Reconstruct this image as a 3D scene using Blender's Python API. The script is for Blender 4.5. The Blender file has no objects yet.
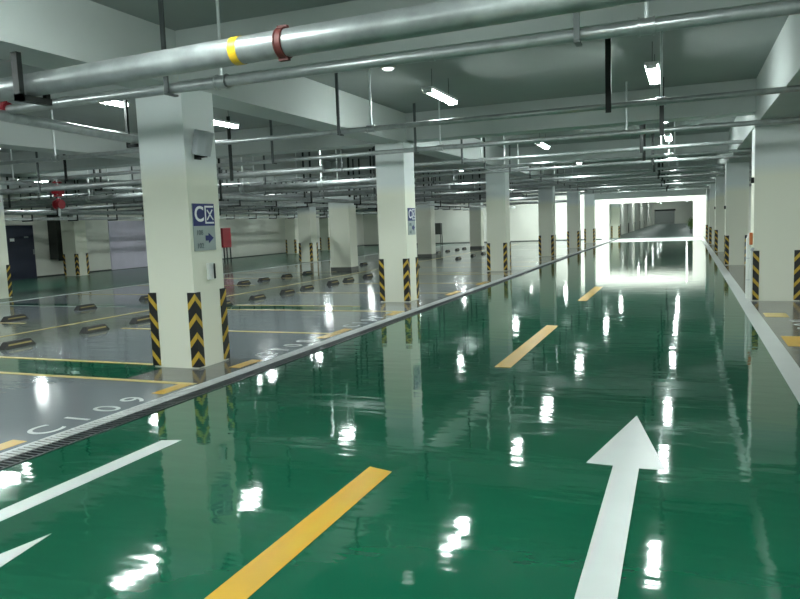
import bpy, math, random
from mathutils import Matrix, Vector
random.seed(7)
S = bpy.context.scene
COL = S.collection
PI = math.pi
ORD = ['nearest', 'second', 'third', 'fourth', 'fifth', 'sixth', 'seventh', 'eighth', 'ninth', 'tenth',
       'eleventh', 'twelfth', 'thirteenth', 'fourteenth', 'fifteenth', 'sixteenth', 'seventeenth',
       'eighteenth', 'nineteenth', 'twentieth', 'twenty-first', 'twenty-second', 'twenty-third', 'twenty-fourth']

# ------------------------------------------------------------------ materials
def mat(name, col, rough=.5, metal=0., spec=.5, bump=0., bscale=8., vary=0., vscale=2., coat=0.):
    m = bpy.data.materials.new(name); m.use_nodes = True
    nt = m.node_tree; b = nt.nodes['Principled BSDF']
    b.inputs['Base Color'].default_value = (*col, 1)
    b.inputs['Roughness'].default_value = rough
    b.inputs['Metallic'].default_value = metal
    b.inputs['Specular IOR Level'].default_value = spec
    b.inputs['Coat Weight'].default_value = coat
    b.inputs['Coat Roughness'].default_value = .04
    tc = nt.nodes.new('ShaderNodeTexCoord')
    if vary:
        n = nt.nodes.new('ShaderNodeTexNoise'); n.inputs['Scale'].default_value = vscale; n.inputs['Detail'].default_value = 5
        nt.links.new(tc.outputs['Object'], n.inputs['Vector'])
        r = nt.nodes.new('ShaderNodeValToRGB')
        r.color_ramp.elements[0].position = .3; r.color_ramp.elements[1].position = .72
        r.color_ramp.elements[0].color = (*[c * (1 - vary) for c in col], 1)
        r.color_ramp.elements[1].color = (*[min(1, c * (1 + vary)) for c in col], 1)
        nt.links.new(n.outputs['Fac'], r.inputs['Fac']); nt.links.new(r.outputs['Color'], b.inputs['Base Color'])
    if bump:
        n = nt.nodes.new('ShaderNodeTexNoise'); n.inputs['Scale'].default_value = bscale; n.inputs['Detail'].default_value = 3
        nt.links.new(tc.outputs['Object'], n.inputs['Vector'])
        bp = nt.nodes.new('ShaderNodeBump'); bp.inputs['Strength'].default_value = bump; bp.inputs['Distance'].default_value = .02
        nt.links.new(n.outputs['Fac'], bp.inputs['Height']); nt.links.new(bp.outputs['Normal'], b.inputs['Normal'])
        if coat: nt.links.new(bp.outputs['Normal'], b.inputs['Coat Normal'])
    return m

def emit(name, col, s):
    m = bpy.data.materials.new(name); m.use_nodes = True
    b = m.node_tree.nodes['Principled BSDF']
    b.inputs['Base Color'].default_value = (.8, .8, .8, 1)
    b.inputs['Emission Color'].default_value = (*col, 1); b.inputs['Emission Strength'].default_value = s
    return m

def epoxy(name, col, rough, vary):
    """glossy self-levelled epoxy: slightly uneven, so lamp reflections break up"""
    m = bpy.data.materials.new(name); m.use_nodes = True
    nt = m.node_tree; b = nt.nodes['Principled BSDF']; L = nt.links.new
    tc = nt.nodes.new('ShaderNodeTexCoord')
    n = nt.nodes.new('ShaderNodeTexNoise'); n.inputs['Scale'].default_value = .8; n.inputs['Detail'].default_value = 6
    mp = nt.nodes.new('ShaderNodeMapping'); mp.inputs['Scale'].default_value = (1, .35, 1)
    L(tc.outputs['Object'], mp.inputs['Vector']); L(mp.outputs['Vector'], n.inputs['Vector'])
    r = nt.nodes.new('ShaderNodeValToRGB'); r.color_ramp.elements[0].position = .3; r.color_ramp.elements[1].position = .7
    r.color_ramp.elements[0].color = (*[c * (1 - vary) for c in col], 1); r.color_ramp.elements[1].color = (*[c * (1 + vary) for c in col], 1)
    L(n.outputs['Fac'], r.inputs['Fac']); L(r.outputs['Color'], b.inputs['Base Color'])
    b.inputs['Roughness'].default_value = rough; b.inputs['IOR'].default_value = 1.5
    h1 = nt.nodes.new('ShaderNodeTexNoise'); h1.inputs['Scale'].default_value = 3.2; h1.inputs['Detail'].default_value = 2
    mp2 = nt.nodes.new('ShaderNodeMapping'); mp2.inputs['Scale'].default_value = (.6, 1.5, 1)
    L(tc.outputs['Object'], mp2.inputs['Vector']); L(mp2.outputs['Vector'], h1.inputs['Vector'])
    b1 = nt.nodes.new('ShaderNodeBump'); b1.inputs['Strength'].default_value = .3; b1.inputs['Distance'].default_value = .008
    L(h1.outputs['Fac'], b1.inputs['Height'])
    h2 = nt.nodes.new('ShaderNodeTexNoise'); h2.inputs['Scale'].default_value = 55; h2.inputs['Detail'].default_value = 2
    L(tc.outputs['Object'], h2.inputs['Vector'])
    b2 = nt.nodes.new('ShaderNodeBump'); b2.inputs['Strength'].default_value = .10; b2.inputs['Distance'].default_value = .0005
    L(h2.outputs['Fac'], b2.inputs['Height']); L(b1.outputs['Normal'], b2.inputs['Normal'])
    L(b2.outputs['Normal'], b.inputs['Normal'])
    return m

M = {}
M['green'] = epoxy('green_epoxy', (.0038, .082, .042), .05, .10)
M['grey'] = epoxy('grey_epoxy', (.175, .20, .215), .11, .06)
M['corridor'] = epoxy('corridor_floor', (.10, .15, .13), .45, .06)
M['between'] = epoxy('between_rows_epoxy', (.125, .150, .125), .12, .08)
M['aisle'] = epoxy('aisle_green', (.036, .115, .08), .25, .10)
M['island'] = epoxy('island_epoxy', (.125, .127, .122), .15, .08)
M['white_paint'] = mat('white_road_paint', (.50, .53, .52), .3, vary=.05)
M['yellow_paint'] = mat('yellow_road_paint', (.50, .29, .018), .3, vary=.08)
M['yellow_thin'] = mat('yellow_stall_paint', (.55, .42, .14), .35, vary=.12)
M['wall'] = mat('white_wall_paint', (.72, .73, .66), .75, bump=.1, bscale=3, vary=.04, vscale=.8)
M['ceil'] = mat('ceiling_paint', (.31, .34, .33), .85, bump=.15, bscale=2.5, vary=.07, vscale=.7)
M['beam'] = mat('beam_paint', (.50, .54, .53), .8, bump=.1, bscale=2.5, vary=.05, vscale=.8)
M['galv'] = mat('galvanised_steel', (.38, .41, .41), .34, metal=.6, bump=.08, bscale=20, vary=.15, vscale=9)
M['bigpipe'] = mat('zinc_coated_pipe', (.34, .37, .37), .36, metal=.5, bump=.08, bscale=14, vary=.2, vscale=6)
M['steel'] = mat('grey_steel_channel', (.10, .115, .115), .45, metal=.5)
M['oldgalv'] = mat('dull_steel_pipe', (.25, .27, .27), .45, metal=.5, vary=.2, vscale=6)
M['dark'] = mat('dark_steel', (.014, .018, .017), .45, metal=.4)
M['rod'] = mat('pale_rod', (.68, .72, .72), .35, metal=.3)
M['red'] = mat('red_valve_paint', (.30, .012, .022), .4)
M['rust'] = mat('rust_red_coupling', (.12, .022, .018), .6, vary=.4, vscale=20)
M['yband'] = mat('yellow_band', (.8, .50, .02), .4)
M['dimyellow'] = mat('dusty_yellow', (.26, .21, .07), .5)
M['grate'] = mat('grate_steel', (.06, .07, .075), .4, metal=.5, vary=.3, vscale=14)
M['gratelight'] = mat('pale_grate_edge', (.48, .50, .50), .4, vary=.15, vscale=9)
M['rubber'] = mat('black_rubber', (.02, .021, .02), .6)
M['signblue'] = mat('sign_blue', (.004, .016, .14), .35)
M['signgrey'] = mat('sign_silver', (.34, .40, .39), .35)
M['signwhite'] = mat('sign_white', (.85, .87, .88), .4)
M['signink'] = mat('sign_ink', (.10, .14, .15), .5)
M['door'] = mat('dark_blue_door', (.018, .024, .05), .4)
M['plastic'] = mat('grey_plastic', (.42, .45, .48), .45)
M['orange'] = mat('orange_plastic', (.55, .16, .05), .5)
M['white_pl'] = mat('white_plastic', (.75, .77, .75), .4)
M['shutter'] = mat('shutter_grey', (.25, .27, .26), .5)
M['leaf'] = mat('leaf_green', (.10, .20, .03), .6, vary=.4, vscale=10)
M['panelv'] = mat('lilac_white_panel', (.66, .62, .74), .7, vary=.05)
M['duct'] = mat('dark_duct', (.03, .035, .03), .5)
M['lamp'] = emit('lamp_diffuser', (.90, 1.0, .97), 42)
M['lamp_dim'] = emit('dim_diffuser', (.9, 1, .97), 1.0)
M['sky'] = emit('skylight_glazing', (.92, 1.0, .98), 3.2)
M['lamp_house'] = mat('lamp_housing', (.7, .72, .72), .5)

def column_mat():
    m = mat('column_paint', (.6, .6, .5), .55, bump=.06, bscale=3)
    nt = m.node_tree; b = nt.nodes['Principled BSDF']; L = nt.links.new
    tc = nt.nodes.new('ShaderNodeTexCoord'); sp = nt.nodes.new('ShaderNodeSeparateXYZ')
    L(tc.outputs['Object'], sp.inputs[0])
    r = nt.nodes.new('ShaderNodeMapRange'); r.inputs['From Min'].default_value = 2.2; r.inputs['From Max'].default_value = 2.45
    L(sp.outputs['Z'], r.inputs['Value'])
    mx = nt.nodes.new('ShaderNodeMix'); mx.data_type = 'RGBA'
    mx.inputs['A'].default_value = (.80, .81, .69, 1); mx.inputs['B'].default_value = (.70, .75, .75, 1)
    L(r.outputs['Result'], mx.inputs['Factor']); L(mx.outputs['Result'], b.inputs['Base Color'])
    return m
M['column'] = column_mat()

def chevron_mat():
    m = mat('black_yellow_chevron', (.02, .02, .02), .45)
    nt = m.node_tree; b = nt.nodes['Principled BSDF']; L = nt.links.new
    tc = nt.nodes.new('ShaderNodeTexCoord'); sp = nt.nodes.new('ShaderNodeSeparateXYZ'); L(tc.outputs['Object'], sp.inputs[0])
    def mth(op, a, c):
        n = nt.nodes.new('ShaderNodeMath'); n.operation = op
        for i, v in enumerate((a, c)):
            if v is None: continue
            if isinstance(v, (int, float)): n.inputs[i].default_value = v
            else: L(v, n.inputs[i])
        return n.outputs[0]
    d = mth('MAXIMUM', sp.outputs['X'], sp.outputs['Y'])
    v = mth('MULTIPLY_ADD', d, 1.15); v.node.inputs[2].default_value = .026
    v = mth('ADD', v, sp.outputs['Z'])
    v = mth('DIVIDE', v, .225)
    v = mth('FRACT', v, None)
    v = mth('GREATER_THAN', v, .66)
    mx = nt.nodes.new('ShaderNodeMix'); mx.data_type = 'RGBA'
    mx.inputs['A'].default_value = (.014, .015, .016, 1); mx.inputs['B'].default_value = (.55, .36, .04, 1)
    L(v, mx.inputs['Factor']); L(mx.outputs['Result'], b.inputs['Base Color'])
    return m
M['chevron'] = chevron_mat()

# ------------------------------------------------------------------ mesh builder
class MB:
    def __init__(s): s.v = []; s.f = []; s.m = []; s.sm = []
    def add(s, vs, fs, mi=0, smooth=False):
        o = len(s.v); s.v += [tuple(p) for p in vs]
        for f in fs: s.f.append(tuple(i + o for i in f)); s.m.append(mi); s.sm.append(smooth)
        return s
    def box(s, x0, x1, y0, y1, z0, z1, mi=0, T=None):
        vs = [Vector((x, y, z)) for z in (z0, z1) for (x, y) in ((x0, y0), (x1, y0), (x1, y1), (x0, y1))]
        if T: vs = [T @ v for v in vs]
        return s.add(vs, [(3, 2, 1, 0), (4, 5, 6, 7), (0, 1, 5, 4), (1, 2, 6, 5), (2, 3, 7, 6), (3, 0, 4, 7)], mi)
    def tube(s, a, b, r, r2=None, n=16, mi=0, caps=True):
        a, b = Vector(a), Vector(b); d = (b - a).normalized(); r2 = r if r2 is None else r2
        u = d.orthogonal().normalized(); w = d.cross(u)
        vs = []
        for p, q in ((a, r), (b, r2)):
            for i in range(n):
                t = 2 * PI * i / n; vs.append(p + u * math.cos(t) * q + w * math.sin(t) * q)
        s.add(vs, [(i, (i + 1) % n, n + (i + 1) % n, n + i) for i in range(n)], mi, True)
        if caps: s.add(vs, [tuple(range(n))[::-1], tuple(range(n, 2 * n))], mi)
        return s
    def torus(s, c, ax, R, r, n=20, k=8, mi=0):
        c, ax = Vector(c), Vector(ax).normalized(); u = ax.orthogonal().normalized(); w = ax.cross(u); vs = []
        for i in range(n):
            t = 2 * PI * i / n; rd = u * math.cos(t) + w * math.sin(t)
            for j in range(k):
                p = 2 * PI * j / k; vs.append(c + rd * (R + r * math.cos(p)) + ax * r * math.sin(p))
        return s.add(vs, [(i * k + j, ((i + 1) % n) * k + j, ((i + 1) % n) * k + (j + 1) % k, i * k + (j + 1) % k) for i in range(n) for j in range(k)], mi, True)
    def prism(s, poly, z0, z1, mi=0, T=None):
        n = len(poly); vs = [Vector((x, y, z)) for z in (z0, z1) for x, y in poly]
        if T: vs = [T @ v for v in vs]
        return s.add(vs, [tuple(range(n))[::-1], tuple(range(n, 2 * n))] + [(i, (i + 1) % n, n + (i + 1) % n, n + i) for i in range(n)], mi)
    def mesh(s, name, mats):
        me = bpy.data.meshes.new(name); me.from_pydata(s.v, [], s.f)
        for m in (mats if isinstance(mats, (list, tuple)) else [mats]): me.materials.append(M[m])
        me.polygons.foreach_set('material_index', s.m); me.polygons.foreach_set('use_smooth', s.sm); me.update()
        return me
    def obj(s, name, mats, parent=None, loc=(0, 0, 0), rz=0):
        return link(name, s.mesh(name, mats), parent, loc, rz)

def link(name, data, parent=None, loc=(0, 0, 0), rz=0):
    o = bpy.data.objects.new(name, data); COL.objects.link(o)
    o.location = loc; o.rotation_euler = (0, 0, rz)
    if parent: o.parent = parent
    return o
def tag(o, label, cat, group=None):
    o['label'] = label; o['category'] = cat
    if group: o['group'] = group
    return o
def struct(o): o['kind'] = 'structure'; return o
def copy_tree(o, parent=None):
    c = o.copy(); COL.objects.link(c); c.parent = parent
    for ch in list(o.children): copy_tree(ch, c)
    return c
def bevel(o, w=.01, n=2):
    b = o.modifiers.new('bevel', 'BEVEL'); b.width = w; b.segments = n; b.limit_method = 'ANGLE'; return o

# ------------------------------------------------------------------ grid of the garage
XL, XR, YB, YF = -24.4, 7.6, -5.0, 53.0         # left wall, right wall, wall behind, cross wall
SLAB = 3.85
rowC_Y = [6.75, 13.6, 22.3, 31.0, 39.0, 46.0]   # lane-side row (front faces)
rowR_Y = [14.15, 23.8, 32.0, 39.6, 46.4]
CS = .6
KX0, KX1 = -4.76, -4.42                         # drain channel

# floor ----------------------------------------------------------------
def floor():
    xs = sorted({XL, -16.1, -11.9, -9.0, -5.8, KX0, KX1, 1.08, XR})
    isl = [(y - .70, y + .65) for y in rowC_Y]
    strips = [(6.08, 6.82), (12.16, 12.8), (21.1, 21.7), (29.9, 30.5), (38, 38.6), (45, 45.6)]
    ys = {YB, YF, 130.5}
    for a, b in isl + strips: ys |= {a, b}
    ys = sorted(ys)
    mb = MB()
    for i in range(len(xs) - 1):
        for j in range(len(ys) - 1):
            x0, x1, y0, y1 = xs[i], xs[i + 1], ys[j], ys[j + 1]; cx, cy = (x0 + x1) / 2, (y0 + y1) / 2
            if cy > YF:
                if cx < -6.05 and x1 > -5.9 or cx > 1.08: continue
                m = 3
            elif cx > KX1 and cx < 1.08: m = 0
            elif cx > 1.08: m = 2 if cy < 1e3 else 1
            elif KX0 < cx < KX1: m = 2
            elif cx < -16.1: m = 4
            else:
                m = 1
                if any(a < cy < b for a, b in strips) and cx < -5.8: m = 0
                elif -5.8 < cx < KX0 and any(a < cy < b for a, b in isl): m = 2
                elif -11.9 < cx < -9.0: m = 5 if not any(a < cy < b for a, b in strips) else 0
            z = -.06 if KX0 < cx < KX1 and cy < YF else 0
            mb.add([(x0, y0, z), (x1, y0, z), (x1, y1, z), (x0, y1, z)], [(0, 1, 2, 3)], m)
            if z < 0:
                mb.add([(x0, y0, z), (x0, y1, z), (x0, y1, 0), (x0, y0, 0)], [(0, 1, 2, 3)], 2)
                mb.add([(x1, y0, z), (x1, y1, z), (x1, y1, 0), (x1, y0, 0)], [(3, 2, 1, 0)], 2)
    mb.add([(1.08, YF, 0), (2, YF, 0), (2, 130.5, 0), (1.08, 130.5, 0)], [(0, 1, 2, 3)], 3)
    struct(mb.obj('floor', ['green', 'grey', 'island', 'corridor', 'aisle', 'between']))
floor()

# ceiling slab with the light well just before the cross wall -------------
HX0, HX1, HY0, HY1 = -7.6, .95, 47.3, 52.6
mb = MB()
mb.box(XL, HX0, YB, YF, SLAB, SLAB + .25); mb.box(HX1, XR, YB, YF, SLAB, SLAB + .25)
mb.box(HX0, HX1, YB, HY0, SLAB, SLAB + .25); mb.box(HX0, HX1, HY1, YF, SLAB, SLAB + .25)
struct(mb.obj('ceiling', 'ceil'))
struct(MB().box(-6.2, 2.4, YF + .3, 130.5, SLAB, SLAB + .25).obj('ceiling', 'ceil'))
mb = MB()   # well upstand walls
mb.box(HX0 - .12, HX0, HY0, HY1, SLAB + .25, 4.9); mb.box(HX1, HX1 + .12, HY0, HY1, SLAB + .25, 4.9)
mb.box(HX0 - .12, HX1 + .12, HY0 - .12, HY0, SLAB + .25, 4.9); mb.box(HX0 - .12, HX1 + .12, HY1, HY1 + .12, SLAB + .25, 4.9)
struct(mb.obj('trim_1', 'wall'))
o = struct(MB().box(HX0 - .12, HX1 + .12, HY0 - .12, HY1 + .12, 4.9, 4.94).obj('window_1', 'sky'))

# beams ---------------------------------------------------------------------
k = 2
for y in (6.75, 13.85, 22.35, 31.05, 39.05, 46.05):
    for (a, b) in ((XL, -5.86), (-5.32, 1.1), (1.8, XR)):
        bm = MB().box(a, b, y, y + .5, 2.68 if y > 46 and a == -5.32 else 3.3, SLAB).obj('trim_%d' % k, 'beam'); struct(bm); k += 1
for x0, x1, z, y0, y1 in ((-5.86, -5.32, 3.25, YB, 47.0), (1.1, 1.8, 3.07, YB, 47.0), (-11.95, -11.4, 3.3, YB, YF), (-17.0, -16.5, 3.3, YB, YF), (-23.6, -23.1, 3.3, YB, YF)):
    bm = MB().box(x0, x1, y0, y1, z, SLAB - .002).obj('trim_%d' % k, 'beam'); struct(bm); k += 1

# walls -----------------------------------------------------------------------
struct(MB().box(XL - .2, XL, YB, YF, 0, SLAB).obj('wall_left', 'wall'))
struct(MB().box(XR, XR + .2, YB, YF, 0, SLAB).obj('wall_right', 'wall'))
struct(MB().box(XL, XR, YB - .2, YB, 0, SLAB).obj('wall_back', 'wall'))
mb = MB(); mb.box(XL, -5.1, YF, YF + .3, 0, SLAB); mb.box(.45, XR, YF, YF + .3, 0, SLAB); mb.box(-5.1, .45, YF, YF + .3, 2.5, SLAB)
struct(mb.obj('wall_front', 'wall'))
mb = MB()
for y in (62, 71, 80, 89, 98, 107, 116, 125): mb.box(-5.22, -5.08, y, y + .6, 0, SLAB)
mb.box(-5.5, -5.2, YF + .3, 130, 0, SLAB)
struct(mb.obj('wall_corridor_left', 'wall'))
mb = MB(); mb.box(1.5, 1.8, YF + .3, 130, 0, SLAB)
for y in (70, 79, 88, 97, 106, 115): mb.box(1.0, 1.5, y, y + .6, 0, SLAB)
struct(mb.obj('wall_corridor_right', 'beam'))
struct(MB().box(-5.5, 1.8, 130, 130.3, 0, SLAB).obj('wall_end', 'wall'))
# skirting painted green at the foot of the walls
struct(MB().box(XL, XL + .015, YB, YF, 0, .06).obj('baseboard_left', 'duct'))
struct(MB().box(XL, -5.6, YF - .015, YF, 0, .06).obj('baseboard_front', 'duct'))

# end roller shutter (children: slats)
mb = MB()
for i in range(22): mb.box(-5.0, -1.8, 129.93, 129.98 - .02 * (i % 2), .02 + i * .1, .11 + i * .1)
sh = tag(mb.obj('roller_shutter', 'shutter'), 'grey roller shutter closing the far end of the corridor', 'shutter')
MB().box(-5.0, -1.65, 129.8, 129.99, 2.22, 2.5).obj('shutter_box', 'dark', sh)

# left wall features --------------------------------------------------------
def wy(y0, y1, z0, z1, d, m, name, p=None):    # on the left wall
    return MB().box(XL + .001, XL + d, y0, y1, z0, z1).obj(name, m, p)
dd = wy(19.8, 21.2, 0, 2.12, .06, 'door', 'door_1'); struct(dd)
MB().box(XL + .06, XL + .09, 21.12, 21.16, .95, 1.15).obj('door_handle', 'galv', dd)
MB().box(XL + .06, XL + .065, 20.1, 20.3, 1.5, 1.62).obj('door_sign', 'signwhite', dd)
MB().box(XL + .06, XL + .065, 20.75, 20.95, 1.62, 1.68).obj('door_closer', 'signgrey', dd)
tag(wy(25.3, 28.0, .02, 2.25, .04, 'panelv', 'wall_panel'), 'lilac-white panel on the left wall beyond the striped column', 'panel')
dk = MB(); dk.box(XL + .02, XL + .5, 21.95, 22.35, .7, 2.9).box(XL + .02, XL + .5, 22.35, 22.9, .62, .85)
tag(bevel(dk.obj('ventilation_duct', 'duct')), 'dark duct dropping down the wall beside the blue door', 'duct')
cab = tag(bevel(MB().box(-22.3, -22.0, 30.6, 31.3, .75, 1.75).obj('fire_cabinet', 'red')), 'red fire cabinet on dark legs right of the signed column', 'cabinet')
for y in (30.65, 31.2):
    for x in (-22.28, -22.06): MB().box(x, x + .05, y, y + .05, 0, .75).obj('leg', 'dark', cab)

# ------------------------------------------------------------------ columns
def guard_mesh(w=.095, h=.9, t=.014):
    mb = MB()
    pts = [(-t, -t), (w, -t), (w, 0), (0, 0), (0, w), (-t, w)]
    mb.prism(pts, .02, h)
    return mb.mesh('corner_guard', 'chevron')
GM = guard_mesh()
def guards(c, x0, x1, y0, y1, which='abcd'):
    # local frames: origin at the corner, +x and +y run along the two faces
    for ch, (x, y, rz) in dict(a=(x0, y0, 0), b=(x1, y0, PI / 2), c=(x1, y1, PI), d=(x0, y1, -PI / 2)).items():
        if ch in which: link('corner_guard', GM, c, (x, y, 0), rz)
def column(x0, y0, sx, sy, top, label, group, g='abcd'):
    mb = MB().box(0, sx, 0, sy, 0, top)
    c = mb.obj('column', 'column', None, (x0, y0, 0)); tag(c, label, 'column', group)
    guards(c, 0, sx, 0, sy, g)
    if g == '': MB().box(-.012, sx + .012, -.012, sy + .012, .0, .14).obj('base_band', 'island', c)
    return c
G1 = 'columns along the drain'
lab = ['cream square column with the large blue C zone sign and a speaker',
       'cream column beside the drain carrying the smaller-looking blue sign',
       'cream column on the drain side, third from the front, no sign',
       'cream column on the drain side, fourth from the front',
       'cream column on the drain side, fifth from the front',
       'cream column on the drain side, last before the bright cross wall']
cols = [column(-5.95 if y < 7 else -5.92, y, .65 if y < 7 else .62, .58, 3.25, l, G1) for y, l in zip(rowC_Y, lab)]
for (y, l) in zip(rowR_Y, ['wide grey-cream column at the right edge beyond the white line', 'second column from the front on the right of the lane',
                           'third column from the front on the right of the lane', 'fourth column from the front on the right of the lane',
                           'farthest column on the right, against the bright jamb']):
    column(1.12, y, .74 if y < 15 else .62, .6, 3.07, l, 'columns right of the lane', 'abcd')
for y, l in ((23.1, 'plain column without guards between parking rows, nearest of three'), (32.2, 'plain column without guards between parking rows, second of three'),
             (41.2, 'plain column without guards between parking rows, farthest of three')):
    column(-11.98, y, .8 if y < 30 else .7, .6, 3.3, l, 'columns between the parking rows', '')
for x, y, l in ((-17.85, 13.5, 'column cut by the left frame edge with one striped guard'), (-16.95, 29.5, 'striped-guard column across the grey stalls, left of the plain one'),
                (-16.95, 46.0, 'distant striped-guard column before the lit cross wall')):
    column(x, y, .66, .6, 3.3, l, 'columns beside the far green aisle')
for y, l in ((22.0, 'column by the left wall between blue door and lilac panel'), (39.6, 'striped column by the left wall, far beyond the fire cabinet'),
             (44.2, 'farthest striped column beside the left wall')):
    column(-23.7, y, .7, .6, 3.3, l, 'columns near the left wall')
column(-5.19, 55.6, .6, .55, SLAB, 'cream column just inside the portal on the left', 'columns along the drain', 'ab')
# corridor guards seen beyond the portal: wall pilasters' guards
for i, y in enumerate((62, 71, 80, 89, 98)):
    t = tag(MB().box(-.03, .0, 0, .1, 0, .95).box(-.03, .0, .5, .6, 0, .95).obj('wall_guard', 'rubber', None, (-5.048, y, 0)),
            'dark guard strips on the corridor left wall, %s beyond the portal' % ORD[i].replace('nearest', 'first'), 'guard', 'guards in the far corridor')

# ------------------------------------------------------------------ signs, speaker, box on the first column
def text_mesh(body, size, depth, matname, off=0.):
    cu = bpy.data.curves.new('t', 'FONT'); cu.body = body; cu.size = size; cu.extrude = depth; cu.offset = off
    cu.align_x = 'CENTER'; cu.align_y = 'CENTER'
    o = bpy.data.objects.new('t', cu); COL.objects.link(o)
    dg = bpy.context.evaluated_depsgraph_get(); dg.update()
    me = bpy.data.meshes.new_from_object(o.evaluated_get(dg)); me.materials.clear(); me.materials.append(M[matname])
    bpy.data.objects.remove(o); bpy.data.curves.remove(cu)
    return me
def sign(x, y, label):
    # board local: X' = +Y world (right as read), up = Z, faces +X world
    s = MB().box(0, .012, 0, .40, 0, .55).obj('zone_sign', 'signgrey', None, (x, y, 1.38)); tag(s, label, 'sign', 'zone signs on the columns')
    MB().box(.012, .016, 0, .40, .29, .55).obj('blue_panel', 'signblue', s)
    def put(me, yy, zz, name):
        o = bpy.data.objects.new(name, me); COL.objects.link(o); o.parent = s
        o.matrix_local = Matrix.Translation((.018, yy, zz)) @ Matrix(((0, 0, 1, 0), (1, 0, 0, 0), (0, 1, 0, 0), (0, 0, 0, 1)))
        return o
    put(text_mesh('C', .25, .002, 'signwhite', .004), .108, .42, 'letter')
    q = MB(); y0, z0, w, h = .215, .325, .165, .19; t = .020     # the character: box open to the right, cross inside
    def bar(ya, za, yb, zb, t=t):
        a = Vector((0, ya, za)); b = Vector((0, yb, zb)); d = (b - a); L = d.length; ang = math.atan2(d.z, d.y)
        T = Matrix.Translation(a + Vector((.017, 0, 0))) @ Matrix.Rotation(ang, 4, 'X')
        q.box(0, .0035, 0, L, -t / 2, t / 2, 0, T)
    bar(y0, z0 + h, y0 + w, z0 + h); bar(y0, z0, y0 + w, z0); bar(y0 + t / 2, z0, y0 + t / 2, z0 + h)
    bar(y0 + .045, z0 + h - .04, y0 + w - .01, z0 + .035, .017); bar(y0 + w - .02, z0 + h - .035, y0 + .04, z0 + .035, .017)
    q.obj('character', 'signwhite', s)
    for body, zz in (('108', .21), ('102', .055)): put(text_mesh(body, .085, .001, 'signink'), .10, zz, 'stall_number')
    a = MB(); T = Matrix(((0, 0, 1, .012), (1, 0, 0, 0), (0, 1, 0, 0), (0, 0, 0, 1)))
    a.prism([(.21, .115), (.27, .115), (.27, .085), (.36, .145), (.27, .205), (.27, .175), (.21, .175)], 0, .004, 0, T)
    a.obj('arrow', 'signblue', s)
    return s
sign(-5.298, 6.80, 'blue and silver C zone sign with arrow, on the nearest column')
sign(-5.298, 13.70, 'blue and silver C zone sign on the second column by the drain')

sp = link('speaker', None, None, (-5.298, 6.97, 2.62)); tag(sp, 'grey box speaker tilted on a bracket high on the signed column', 'speaker')
b = MB().prism([(-.05, -.09), (.06, -.11), (.09, 0), (.06, .11), (-.05, .09)], -.14, .14).obj('speaker_box', 'plastic', sp, (.11, -.05, 0))
b.rotation_euler = (math.radians(-4), math.radians(14), math.radians(-18)); bevel(b, .012)
MB().box(-.003, .003, -.10, .10, -.125, .125).obj('grille', 'plastic', b, (.075, 0, 0)).scale = (.3, .9, 1)
MB().box(0, .12, -.03, .03, -.16, -.12).box(0, .01, -.06, .06, -.18, -.06).obj('bracket', 'dark', sp)
sw = tag(bevel(MB().box(0, .05, 0, .09, 0, .2).obj('switch_box', 'white_pl', None, (-5.298, 7.0, 1.03)), .006), 'small pale wall box below the zone sign', 'switch box')
MB().box(.05, .065, .075, .089, .01, .19).obj('switch_lever', 'dark', sw)

rk = link('equipment_cabinet', None, None, (-17.9, 51.0, 0)); tag(rk, 'dark cabinet on legs far off before the cross wall, left of the lit part', 'cabinet')
bevel(MB().box(0, .8, 0, .4, .75, 1.6).obj('cabinet_body', 'duct', rk))
for x in (0, .75):
    for y in (0, .35): MB().box(x, x + .05, y, y + .05, 0, .75).obj('leg', 'duct', rk)
# posts before first right-hand column
p = link('white_post', None, None, (1.07, 14.55, 0)); tag(p, 'white plastic post with bands standing against the right column', 'post', 'white posts by the right column')
MB().tube((0, 0, 0), (0, 0, 1.12), .045).obj('tube', 'white_pl', p)
for zz in (.35, .75): MB().torus((0, 0, zz), (0, 0, 1), .045, .006).obj('band', 'plastic', p)
MB().tube((0, 0, 1.12), (0, 0, 1.2), .035, .015).obj('cap', 'white_pl', p)
p = link('white_post', None, None, (1.085, 14.1, 0)); tag(p, 'slimmer white post just right of the banded one', 'post', 'white posts by the right column')
MB().tube((0, 0, 0), (0, 0, .9), .024).obj('tube', 'white_pl', p)
MB().tube((0, 0, .9), (.03, 0, .96), .03, .02).obj('cap', 'plastic', p)
tag(bevel(MB().box(0, .05, 0, .1, 0, .22).obj('call_button', 'orange', None, (1.068, 14.3, 1.0))), 'orange box low on the near right column', 'button box')
for i, (x, y, z) in enumerate(((1.10, 14.2, 2.1), (1.10, 23.85, 1.7), (1.10, 32.05, 1.75))):
    tag(bevel(MB().box(-.03, .02, 0, .1, 0, .1).obj('sensor', 'dark', None, (x, y, z)), .005), 'small dark sensor on the %s right-hand column' % ORD[i], 'sensor', 'sensors on the right columns')

# ------------------------------------------------------------------ road paint
PT = .003
def paint(name, poly, m, label, cat, group=None):
    cx = sum(p[0] for p in poly) / len(poly); cy = sum(p[1] for p in poly) / len(poly)
    o = MB().prism([(x - cx, y - cy) for x, y in poly], 0, PT).obj(name, m, None, (cx, cy, 0.0005))
    return tag(o, label, cat, group)
def rect(x0, x1, y0, y1): return [(x0, y0), (x1, y0), (x1, y1), (x0, y1)]
for y0, y1, l in ((1.0, 4.13, 'long yellow dash at the bottom of the green lane'), (7.53, 10.68, 'middle yellow dash beside the arrow tip'),
                  (14.0, 16.9, 'farthest yellow dash on the green lane')):
    paint('lane_dash', [(-1.95, y0), (-1.77, y0), (-1.77, y1), (-1.95, y1 + .05)], 'yellow_paint', l, 'road marking', 'yellow centre dashes')
paint('edge_line', rect(.88, 1.08, 2.0, 52.8), 'white_paint', 'long white line along the right edge of the green lane', 'road marking')
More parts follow.
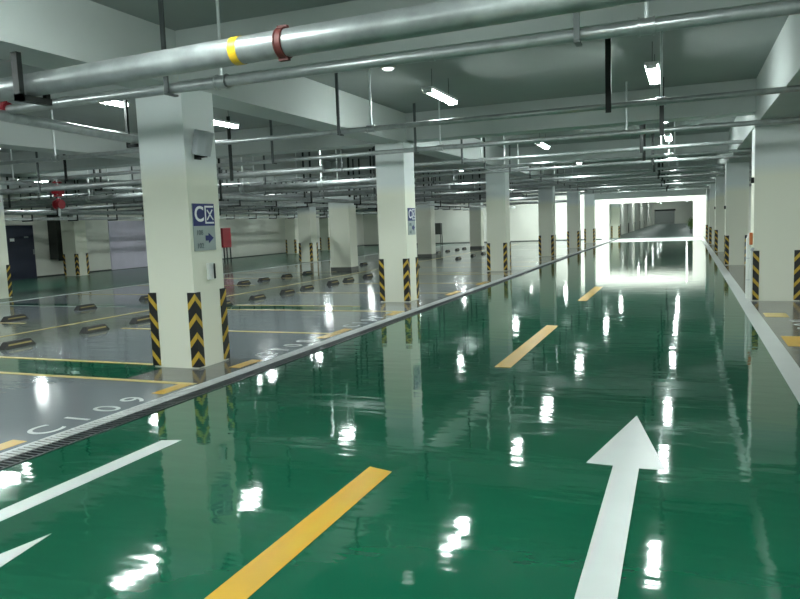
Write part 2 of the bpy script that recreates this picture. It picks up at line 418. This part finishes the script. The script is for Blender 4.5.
paint('edge_line', [(-3.77, .5), (-3.62, .5), (-3.62, 4.34), (-3.77, 4.29)], 'white_paint', 'short white line at bottom left of the green lane', 'road marking')
paint('aisle_line', rect(-16.14, -15.98, 3.0, 50), 'white_paint', 'thin white line between grey stalls and far green aisle', 'road marking')
AR = [(-.36, 5.88), (-.60, 4.64), (-.43, 4.63), (-.43, 1.9), (-.255, 1.9), (-.27, 4.62), (-.11, 4.63)]
a1 = paint('lane_arrow', AR, 'white_paint', 'large white straight arrow on the right side of the green lane', 'road marking', 'white lane arrows')
a2 = a1.copy(); COL.objects.link(a2); a2.location.x += -3.19 + .36; a2.location.y += 2.72 - 5.88
a2['label'] = 'white arrow tip cut off at the bottom left corner'
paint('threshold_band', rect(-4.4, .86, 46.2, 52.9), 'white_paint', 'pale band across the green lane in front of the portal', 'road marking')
# stall lines
SX0, SX1 = -9.0, -4.82
lines = [(6.0, 6.08), (6.82, 6.90), (9.43, 9.51), (12.08, 12.16), (12.80, 12.88), (15.4, 15.48), (17.95, 18.03), (21.0, 21.08), (21.72, 21.8), (24.4, 24.48), (27.0, 27.08)]
for i, (a, b) in enumerate(lines):
    x1 = SX1 if a not in (6.82, 12.80, 21.72) else -6.06
    paint('stall_line', rect(-9.4 if i < 2 else SX0, x1, a, b), 'yellow_thin', 'yellow stall line across the near grey bays, %s from the camera' % ORD[i], 'road marking', 'yellow lines of the near stalls')
for i, y in enumerate((7.0, 9.7, 12.3, 14.9, 17.5, 20.1, 22.7)):
    paint('stall_line', rect(-15.9, -11.6, y, y + .07), 'yellow_thin' if i != 2 else 'white_paint', 'thin stall line across the far grey bays, %s from the camera' % ORD[i], 'road marking', 'lines of the far stalls')
paint('row_line', rect(-10.52, -10.44, 5.5, 48), 'yellow_thin', 'thin yellow line running between the two rows of wheel stops', 'road marking')
for i, (a, b) in enumerate(((3.2, 3.98), (5.58, 6.0), (6.90, 7.38), (9.05, 9.95), (11.6, 12.08), (15.0, 15.9), (17.5, 18.4))):
    paint('corner_mark', rect(-4.99, -4.84, a, b), 'yellow_paint', 'short thick yellow mark along the drain, %s from the camera' % ORD[i], 'road marking', 'yellow corner marks by the drain')
# stall numbers: read from the lane, C109 first
def stall_no(body, y, x, label):
    o = link('stall_number', None, None, (x, y, 0)); tag(o, label, 'road marking', 'stall numbers by the drain')
    for i, ch in enumerate(body):
        g = bpy.data.objects.new('digit', text_mesh(ch, .40, .001, 'white_paint', .0)); COL.objects.link(g); g.parent = o
        # text x -> +Y, text up -> -X
        g.matrix_local = Matrix.Translation((0, i * .35, .002)) @ Matrix(((0, -1, 0, 0), (1, 0, 0, 0), (0, 0, 1, 0), (0, 0, 0, 1)))
stall_no('C109', 4.27, -4.965, 'white C109 painted on the grey stall nearest the camera')
stall_no('C108', 7.72, -5.0, 'white stall number just beyond the signed column')
stall_no('C107', 10.25, -5.0, 'white stall number before the second column')
paint('stall_line', [(1.13, 12.0), (1.45, 12.0), (1.45, 12.45), (1.13, 12.45)], 'yellow_thin', 'pale yellow patch right of the white line near the column', 'road marking', 'yellow marks on the right')
paint('corner_mark', [(1.13, 9.4), (2.6, 9.4), (2.6, 9.65), (1.5, 9.65), (1.5, 10.15), (1.13, 10.15)], 'yellow_paint', 'yellow corner mark at the right frame edge', 'road marking', 'yellow marks on the right')
o = link('stall_number', None, None, (1.45, 11.6, 0)); tag(o, 'white stall number beside the near right column', 'road marking', 'stall numbers on the right')
for i, ch in enumerate('B03'):
    g = bpy.data.objects.new('digit', text_mesh(ch, .46, .001, 'white_paint')); COL.objects.link(g); g.parent = o
    g.matrix_local = Matrix.Translation((.1, -i * .38, .002)) @ Matrix(((0, 1, 0, 0), (-1, 0, 0, 0), (0, 0, 1, 0), (0, 0, 0, 1)))

# ------------------------------------------------------------------ drain gratings
gm = MB()
W0, W1 = -4.75 + 4.75, KX1 + 4.75 - .005
gm.box(W1 - .02, W1, 0, .985, -.035, .006); gm.box(.155, .17, 0, .985, -.035, .006)
for i in range(20): gm.box(.155, W1, i * .05, i * .05 + .018, -.035, .005)
gl = MB().box(0, .03, 0, .985, -.055, .010)
for i in range(20): gl.box(0, .155, i * .05, i * .05 + .027, -.045, .009)
gmesh, glmesh = gm.mesh('drain_grate', 'grate'), gl.mesh('pale_edge', 'gratelight')
y = 2.0; 
while y < 52:
    o = link('drain_grate', gmesh, None, (-4.75, y, 0)); tag(o, 'slotted steel grate panel of the drain along the left of the green lane', 'drain grate', 'drain grates along the lane')
    link('grate_edge', glmesh, o); y += 1.0

# ------------------------------------------------------------------ wheel stops
def wheel_stop():
    mb = MB(); L, w, t, h = .55, .15, .09, .10
    vs = []
    for y, ins in ((-L / 2, 0), (L / 2, 0)):
        vs += [(-w / 2, y, 0), (w / 2, y, 0)]
    e = .07
    vs += [(-t / 2, -L / 2 + e, h), (t / 2, -L / 2 + e, h), (-t / 2, L / 2 - e, h), (t / 2, L / 2 - e, h)]
    mb.add(vs, [(0, 2, 3, 1), (4, 5, 7, 6), (0, 1, 5, 4), (3, 2, 6, 7), (1, 3, 7, 5), (2, 0, 4, 6)])
    o = bevel(mb.obj('wheel_stop', 'rubber'), .008)
    for sx in (1, -1):
        s = MB()
        def P(u, v): return (sx * (w / 2 + (t / 2 - w / 2) * v + .004), -L / 2 + e * v + (L - 2 * e * v) * u, h * v)
        s.add([P(.08, .42), P(.92, .42), P(.92, .64), P(.08, .64)], [(0, 1, 2, 3)])
        s.obj('reflective_strip', 'dimyellow', o)
    return o
ws0 = wheel_stop(); first = True
near = [(-9.25, y) for y in (7.6, 9.1, 10.25, 12.7, 14.05, 15.4, 16.4, 17.9, 18.9, 20.3, 23.3, 24.6, 29.9, 32.3, 34.1)]
far = [(-12.3, y) for y in (10.1, 11.9, 13.9, 18.0, 19.1, 20.5, 21.9, 25.6, 26.6, 34.6, 36.2, 37.8, 39.6, 41.0)]
for row, nm in ((near, 'nearer'), (far, 'farther')):
    for i, (x, y) in enumerate(row):
        o = ws0 if first else copy_tree(ws0); first = False
        o.location = (x, y, 0)
        tag(o, 'black rubber wheel stop with yellow strips in the %s row, %s from the left' % (nm, ORD[i].replace('nearest', 'first')), 'wheel stop', 'wheel stops in the %s row' % nm)

# ------------------------------------------------------------------ pipes
def hanger(root, p, top, r, kind):
    x, y, z = p
    mb = MB()
    if kind == 'dark':
        mb.box(x - .022, x + .022, y - r - .035, y - r - .012, z - r, top); mb.box(x - .022, x + .022, y - r - .035, y + r + .02, z - r - .02, z - r - .003)
        mb.obj('hanger', 'steel', root)
    elif kind == 'black':
        mb.box(x - .035, x + .035, y - r - .03, y - r - .012, z - r - .05, top); mb.obj('hanger', 'dark', root)
    else:
        mb.tube((x, y, z + r), (x, y, top), .016, n=8); mb.obj('hanger', 'rod', root)
        c = MB().tube((x - .06, y, z), (x + .06, y, z), r + .012); c.tube((x - .06, y, z), (x - .045, y, z), r + .022); c.tube((x + .045, y, z), (x + .06, y, z), r + .022)
        c.obj('coupling', 'galv', root)
def xpipe(y, z, r, x0, x1, label, hs=None, m='galv', y1=None, group='pipes crossing under the ceiling', name='pipe'):
    y1 = y if y1 is None else y1
    o = link(name, None, None, (0, 0, 0)); tag(o, label, 'pipe', group)
    yy = lambda x: y + (y1 - y) * (x - x0) / (x1 - x0)
    MB().tube((x0, y, z), (x1, y1, z), r, n=20).obj('pipe_run', m, o)
    for x, kd in (hs or []): hanger(o, (x, yy(x), z), SLAB, r, kd)
    return o, yy
STD = [(-4.75, 'dark'), (-4.25, 'rod'), (-.92, 'black'), (-.36, 'rod')]
LFT = [(-7.9, 'dark'), (-10.45, 'rod'), (-13.6, 'black'), (-15.4, 'rod'), (-18.2, 'dark'), (-20.6, 'black')]
A, yA = xpipe(4.98, 2.95, .10, -9.0, 1.2, 'thickest grey pipe crossing the top of the picture', [], 'bigpipe', 4.52, name='main_pipe')
x = -2.74; c = MB().tube((x - .032, yA(x - .032), 2.95), (x + .032, yA(x + .032), 2.95), .107, n=20); c.torus((x - .026, yA(x), 2.95), (1, 0, 0), .106, .007).torus((x + .026, yA(x), 2.95), (1, 0, 0), .106, .007)
c.box(x - .04, x + .04, yA(x) - .02, yA(x) + .02, 3.05, 3.075).box(x - .04, x + .04, yA(x) - .02, yA(x) + .02, 2.825, 2.85)
c.obj('coupling', 'rust', A)
x = -3.14; MB().tube((x - .035, yA(x - .035), 2.95), (x + .035, yA(x + .035), 2.95), .104, n=20).obj('yellow_band', 'yband', A)
for x in (1.0,): hanger(A, (x, yA(x), 2.95), 3.07, .10, 'dark')
# heavy brackets carrying the thick pipe
def bracket(x, y, z, r, top, label, w=.34, name='pipe_bracket', h=None):
    mb = MB(); mb.box(x - .035, x + .035, y - r - .07, y - r - .02, z - r - .06, top)
    mb.box(x - .035, x + .035, y - r - .07, y - r - .07 + w, z - r - .06, z - r - .005)
    mb.box(x - .02, x + .02, y - r - .07 + w - .05, y - r - .07 + w, z - r - .01, h if h else z)
    return tag(mb.obj(name, 'dark'), label, 'bracket', 'dark pipe brackets')
bracket(-5.38, yA(-5.38), 2.95, .10, 3.2, 'black bracket carrying the thick pipe at the top left')
xpB, yB = xpipe(5.8, 3.0, .05, -7.6, XR, 'slim grey pipe running just below the thick pipe', [(-4.66, 'dark'), (-4.07, 'rod'), (-.78, 'dark'), (-.28, 'rod')])
MB().tube((-2.0, 5.8, 3.0), (-1.95, 5.8, 3.0), .056, n=20).obj('coupling', 'galv', xpB)
xpipe(9.85, 3.0, .038, XL, XR, 'slim pipe crossing at mid height before the second column, third from the camera', STD[:3] + [(-.29, 'rod')] + LFT, y1=9.55)
xpipe(13.05, 3.0, .042, XL, XR, 'slim pipe touching the top of the second column, fourth from the camera', [(-4.75, 'dark'), (-4.28, 'rod'), (-.94, 'rod'), (-.38, 'black')] + LFT, y1=12.8)
for i, (y, r) in enumerate(((16.1, .04), (18.4, .04), (20.1, .045), (23.4, .04), (25.6, .05), (28.2, .04), (30.0, .045), (33.2, .04), (35.4, .05), (37.6, .04), (41.4, .05), (43.4, .045))):
    hs = (STD + LFT) if i < 9 else STD
    hs = [(x + random.uniform(-.15, .15), kd) for x, kd in hs]
    xpipe(y, 3.0, r, XL, XR if i % 3 else 1.05, 'slim pipe crossing below the ceiling, %s from the camera' % ORD[i + 4], hs)
# parking-side pipes, lower
k = 0
for y, z, r, x0, x1 in ((12.2, 2.70, .05, -24, -6.4), (15.2, 2.62, .06, -24, -6.2), (17.0, 2.62, .04, -22, -6.6), (19.4, 2.6, .05, -24, -6.2), (21.3, 2.68, .06, -24, -6.0),
                        (24.5, 2.6, .05, -24, -6.2), (26.7, 2.72, .05, -24, -6.2), (29.1, 2.62, .06, -24, -6.2), (34.2, 2.6, .06, -24, -6.2), (36.5, 2.7, .06, -24, -6.2), (42.4, 2.6, .06, -24, -6.2)):
    hs = [(x + random.uniform(-.4, .4), random.choice(['dark', 'black', 'rod'])) for x in (-8.2, -10.6, -13.4, -15.2, -18.4, -21.2)]
    xpipe(y, z, r * 1.25, x0, x1, 'lower pipe over the parking bays on the left, %s from the camera' % ORD[k], hs, 'oldgalv', group='lower pipes over the parking bays'); k += 1
# pipes parallel to the lane
def ypipe(x, z, r, y0, y1, label, ys, m='galv', x1=None):
    x1 = x if x1 is None else x1
    o = link('pipe', None, None, (0, 0, 0)); tag(o, label, 'pipe', 'pipes running along the garage')
    MB().tube((x, y0, z), (x1, y1, z), r, n=18).obj('pipe_run', m, o)
    for y in ys:
        xx = x + (x1 - x) * (y - y0) / (y1 - y0)
        mb = MB()
        for dx in (-1, 1): mb.box(xx + dx * (r + .05) - .02, xx + dx * (r + .05) + .02, y - .02, y + .02, z - r - .05, SLAB if int(y) % 3 else SLAB)
        mb.box(xx - r - .07, xx + r + .07, y - .02, y + .02, z - r - .05, z - r - .005)
        mb.obj('hanger', 'dark', o)
ypipe(-6.85, 2.93, .06, 5.6, 9.4, 'short angled pipe leading away from the red valve at the left edge', (8.1,), x1=-7.4)
ypipe(-8.6, 2.86, .05, 16.5, 46, 'pipe running along the garage above the nearer wheel stops', (19.6, 24.2, 28.5, 33, 37, 41))
ypipe(-10.3, 2.42, .06, 12, 46, 'lower pipe running along the garage between the stop rows', (14.2, 18.6, 22.0, 26.2, 30.5, 35, 40))
ypipe(-14.2, 2.86, .05, 8, 46, 'pipe running along the garage above the far stalls', (9.5, 14.5, 19.0, 23.8, 28.5, 33, 38))
ypipe(-19.6, 2.42, .07, 8, 46, 'pipe running along above the far green aisle', (10.5, 14, 18, 22.5, 27, 32, 37))
# cable trays
def tray(x, z, y0, y1, w, label, step=.35):
    o = link('cable_tray', None, None, (x, y0, z)); tag(o, label, 'cable tray', 'cable trays on the left')
    mb = MB(); L = y1 - y0
    for sx in (-w / 2, w / 2 - .015): mb.box(sx, sx + .015, 0, L, 0, .1)
    yy = 0
    while yy < L: mb.box(-w / 2, w / 2, yy, yy + .03, 0, .02); yy += step
    mb.obj('tray_ladder', 'galv', o)
    yy = .8
    while yy < L:
        MB().box(-w / 2 - .03, -w / 2, yy, yy + .04, -.04, SLAB - z).box(w / 2, w / 2 + .03, yy, yy + .04, -.04, SLAB - z).box(-w / 2 - .03, w / 2 + .03, yy, yy + .04, -.04, -.002).obj('hanger', 'dark', o); yy += 2.1
tray(-22.4, 2.25, 8, 46, .45, 'low cable tray running along the left wall above the blue door')
tray(-12.9, 2.66 - .28, 15.7, 46, .4, 'cable tray running between the parking rows left of the plain columns')
# fire valves
def valve(x, y, z, label, r=.05, s=1.):
    o = link('red_valve', None, None, (x, y, z)); tag(o, label, 'valve', 'red valves on the pipes'); o.scale = (s, s, s)
    MB().tube((-.09, 0, 0), (-.06, 0, 0), .10).tube((.06, 0, 0), (.09, 0, 0), .10).tube((-.07, 0, 0), (.07, 0, 0), .07).tube((0, 0, .03), (0, 0, .13), .045).obj('valve_body', 'red', o)
    w = MB().torus((0, 0, .18), (0, 0, 1), .085, .014); w.box(-.08, .08, -.008, .008, .172, .188).box(-.008, .008, -.08, .08, .172, .188).tube((0, 0, .1), (0, 0, .2), .012)
    w.obj('handwheel', 'dark' if s < 1 else 'red', o)
valve(-6.92, 5.8, 3.0, 'red valve on the slim pipe at the far left edge', s=.8)
valve(-13.95, 12.95, 2.70, 'upper red valve of the pair hanging before the striped column', s=1.1)
valve(-13.95, 12.95, 2.38, 'lower red valve of the pair hanging before the striped column', s=1.1)
# drop pipe carrying the two valves
tag(MB().tube((-13.95, 12.95, 2.1), (-13.95, 12.95, 3.0), .03).obj('drop_pipe', 'galv'), 'short drop pipe carrying the two stacked red valves', 'pipe')

# ------------------------------------------------------------------ lamps
def lamp():
    o = link('tube_lamp', None)
    h = MB().box(-.085, .085, -.62, .62, .018, .055); h.box(-.07, .07, -.6, -.59, -.03, .02).box(-.07, .07, .59, .6, -.03, .02)
    h.obj('housing', 'lamp_house', o)
    n = 8; pts = [(-.07, .018)] + [(-.07 + .14 * i / n, .0 - .032 * math.sin(PI * i / n)) for i in range(n + 1)] + [(.07, .018)]
    T = Matrix(((1, 0, 0, 0), (0, 0, 1, 0), (0, 1, 0, 0), (0, 0, 0, 1)))
    MB().prism(pts[::-1], -.588, .588, 0, T).obj('diffuser', 'lamp', o)
    for y in (-.4, .4): MB().tube((0, y, .055), (0, y, .35), .004, n=6).obj('rod', 'dark', o)
    return o
lp = lamp(); first = True
ROWS = [(-.42, (10.55, 15.25, 19.3, 26.5, 34.3, 42.4), 'over the arrow'), (-3.47, (10.55, 14.9, 18.9, 25.2, 34.3, 42.4), 'over the yellow dashes'),
        (-7.7, (7.9, 10.7, 14.95, 25.0, 33.8, 42, 49.5), 'over the near stalls'), (-9.9, (48.6, 51.0), 'added to brighten the cross wall left of the lane'), (-15.2, (48.2, 50.6), 'added to brighten the left part of the cross wall'), (-13.4, (6.0, 10.4, 14.6, 17.6, 20.6, 24.0, 27.0, 31.5, 36.0, 44), 'in the partly added row over the far stalls'),  # the two cross-wall rows are lamps added to brighten that wall
        (-20.3, (10.5, 17.8, 26.0, 32.0, 38.6, 45), 'over the far green aisle'), (4.6, (10.4, 19.0, 28.0, 37.0), 'behind the right columns')]
for x, ys, nm in ROWS:  # far-stall row includes extra lamps added to brighten the left side
    for i, y in enumerate(ys):
        o = lp if first else copy_tree(lp); first = False; o.location = (x, y, 3.5)
        tag(o, 'lit tube lamp %s, %s from the camera' % (nm, ORD[i]), 'lamp', 'tube lamps under the ceiling')
for x in (-7.7, -3.47, -.38, 4.6):  # unseen lamps added to light columns and ceiling from the camera side
    for y in (3.7, .4, -2.8):
        o = copy_tree(lp); o.location = (x, y, 3.5)
        tag(o, 'added lit tube lamp, unseen, above and behind the camera', 'lamp', 'added tube lamps behind the camera')
for i, y in enumerate((60, 66, 72, 79, 87, 95, 104, 113, 121, 127)):  # lamps mostly hidden by the header, added to brighten the corridor
    o = copy_tree(lp); o.location = (-3.9 if i % 2 else .1, y, 3.5); tag(o, 'added lit tube lamp in the corridor beyond the portal, %s one' % ORD[i], 'lamp', 'added tube lamps in the far corridor')

dl = link('round_light', None, None, (-3.96, 9.68, SLAB)); tag(dl, 'small round white ceiling light left of the near tube lamps', 'lamp')
MB().tube((0, 0, -.03), (0, 0, 0), .10).obj('rim', 'lamp_house', dl)
MB().tube((0, 0, -.05), (0, 0, -.03), .06, .085).obj('diffuser', 'lamp_dim', dl)
# planters in the far corridor
def planter(y, lab):
    o = link('potted_shrub', None, None, (.55, y, 0)); tag(o, lab, 'plant', 'shrubs in the far corridor')
    MB().tube((0, 0, 0), (0, 0, .35), .18, .24).obj('pot', 'plastic', o)
    f = MB()
    for _ in range(160):
        c = Vector((random.gauss(0, .16), random.gauss(0, .3), .35 + abs(random.gauss(.3, .2)))); d = Vector((random.uniform(-1, 1), random.uniform(-1, 1), random.uniform(-.3, 1))).normalized() * .13
        e = d.orthogonal().normalized() * .035; f.add([c, c + d * .5 + e, c + d, c + d * .5 - e], [(0, 1, 2, 3)])
    f.obj('foliage', 'leaf', o)
for i, y in enumerate((63, 66, 69.5, 73, 77, 81)): planter(y, 'green potted shrub right of the corridor beyond the portal, %s' % ORD[i])

# ------------------------------------------------------------------ world, camera, view
w = bpy.data.worlds.new('World'); S.world = w; w.use_nodes = True
w.node_tree.nodes['Background'].inputs['Color'].default_value = (.7, .85, .9, 1); w.node_tree.nodes['Background'].inputs['Strength'].default_value = .3

P, RO, YA = [math.radians(a) for a in (-6.012, -2.128, -21.993)]
f = Vector((math.sin(YA) * math.cos(P), math.cos(YA) * math.cos(P), math.sin(P)))
rt = Vector((math.cos(YA), -math.sin(YA), 0)); up = rt.cross(f)
r2 = rt * math.cos(RO) + up * math.sin(RO); u2 = up * math.cos(RO) - rt * math.sin(RO)
cam = bpy.data.cameras.new('camera'); co = bpy.data.objects.new('camera', cam); COL.objects.link(co)
co.matrix_world = Matrix(((r2.x, u2.x, -f.x, 0), (r2.y, u2.y, -f.y, 0), (r2.z, u2.z, -f.z, 1.6), (0, 0, 0, 1)))
cam.sensor_width = 36; cam.lens = 711.6 / 800 * 36; cam.clip_end = 400
S.camera = co
S.view_settings.view_transform = 'Standard'; S.view_settings.look = 'None'; S.view_settings.gamma = 1
S.view_settings.use_curve_mapping = False; S.view_settings.exposure = 1.5
S.cycles.max_bounces = 10; S.cycles.diffuse_bounces = 6
S.cycles.use_denoising = True
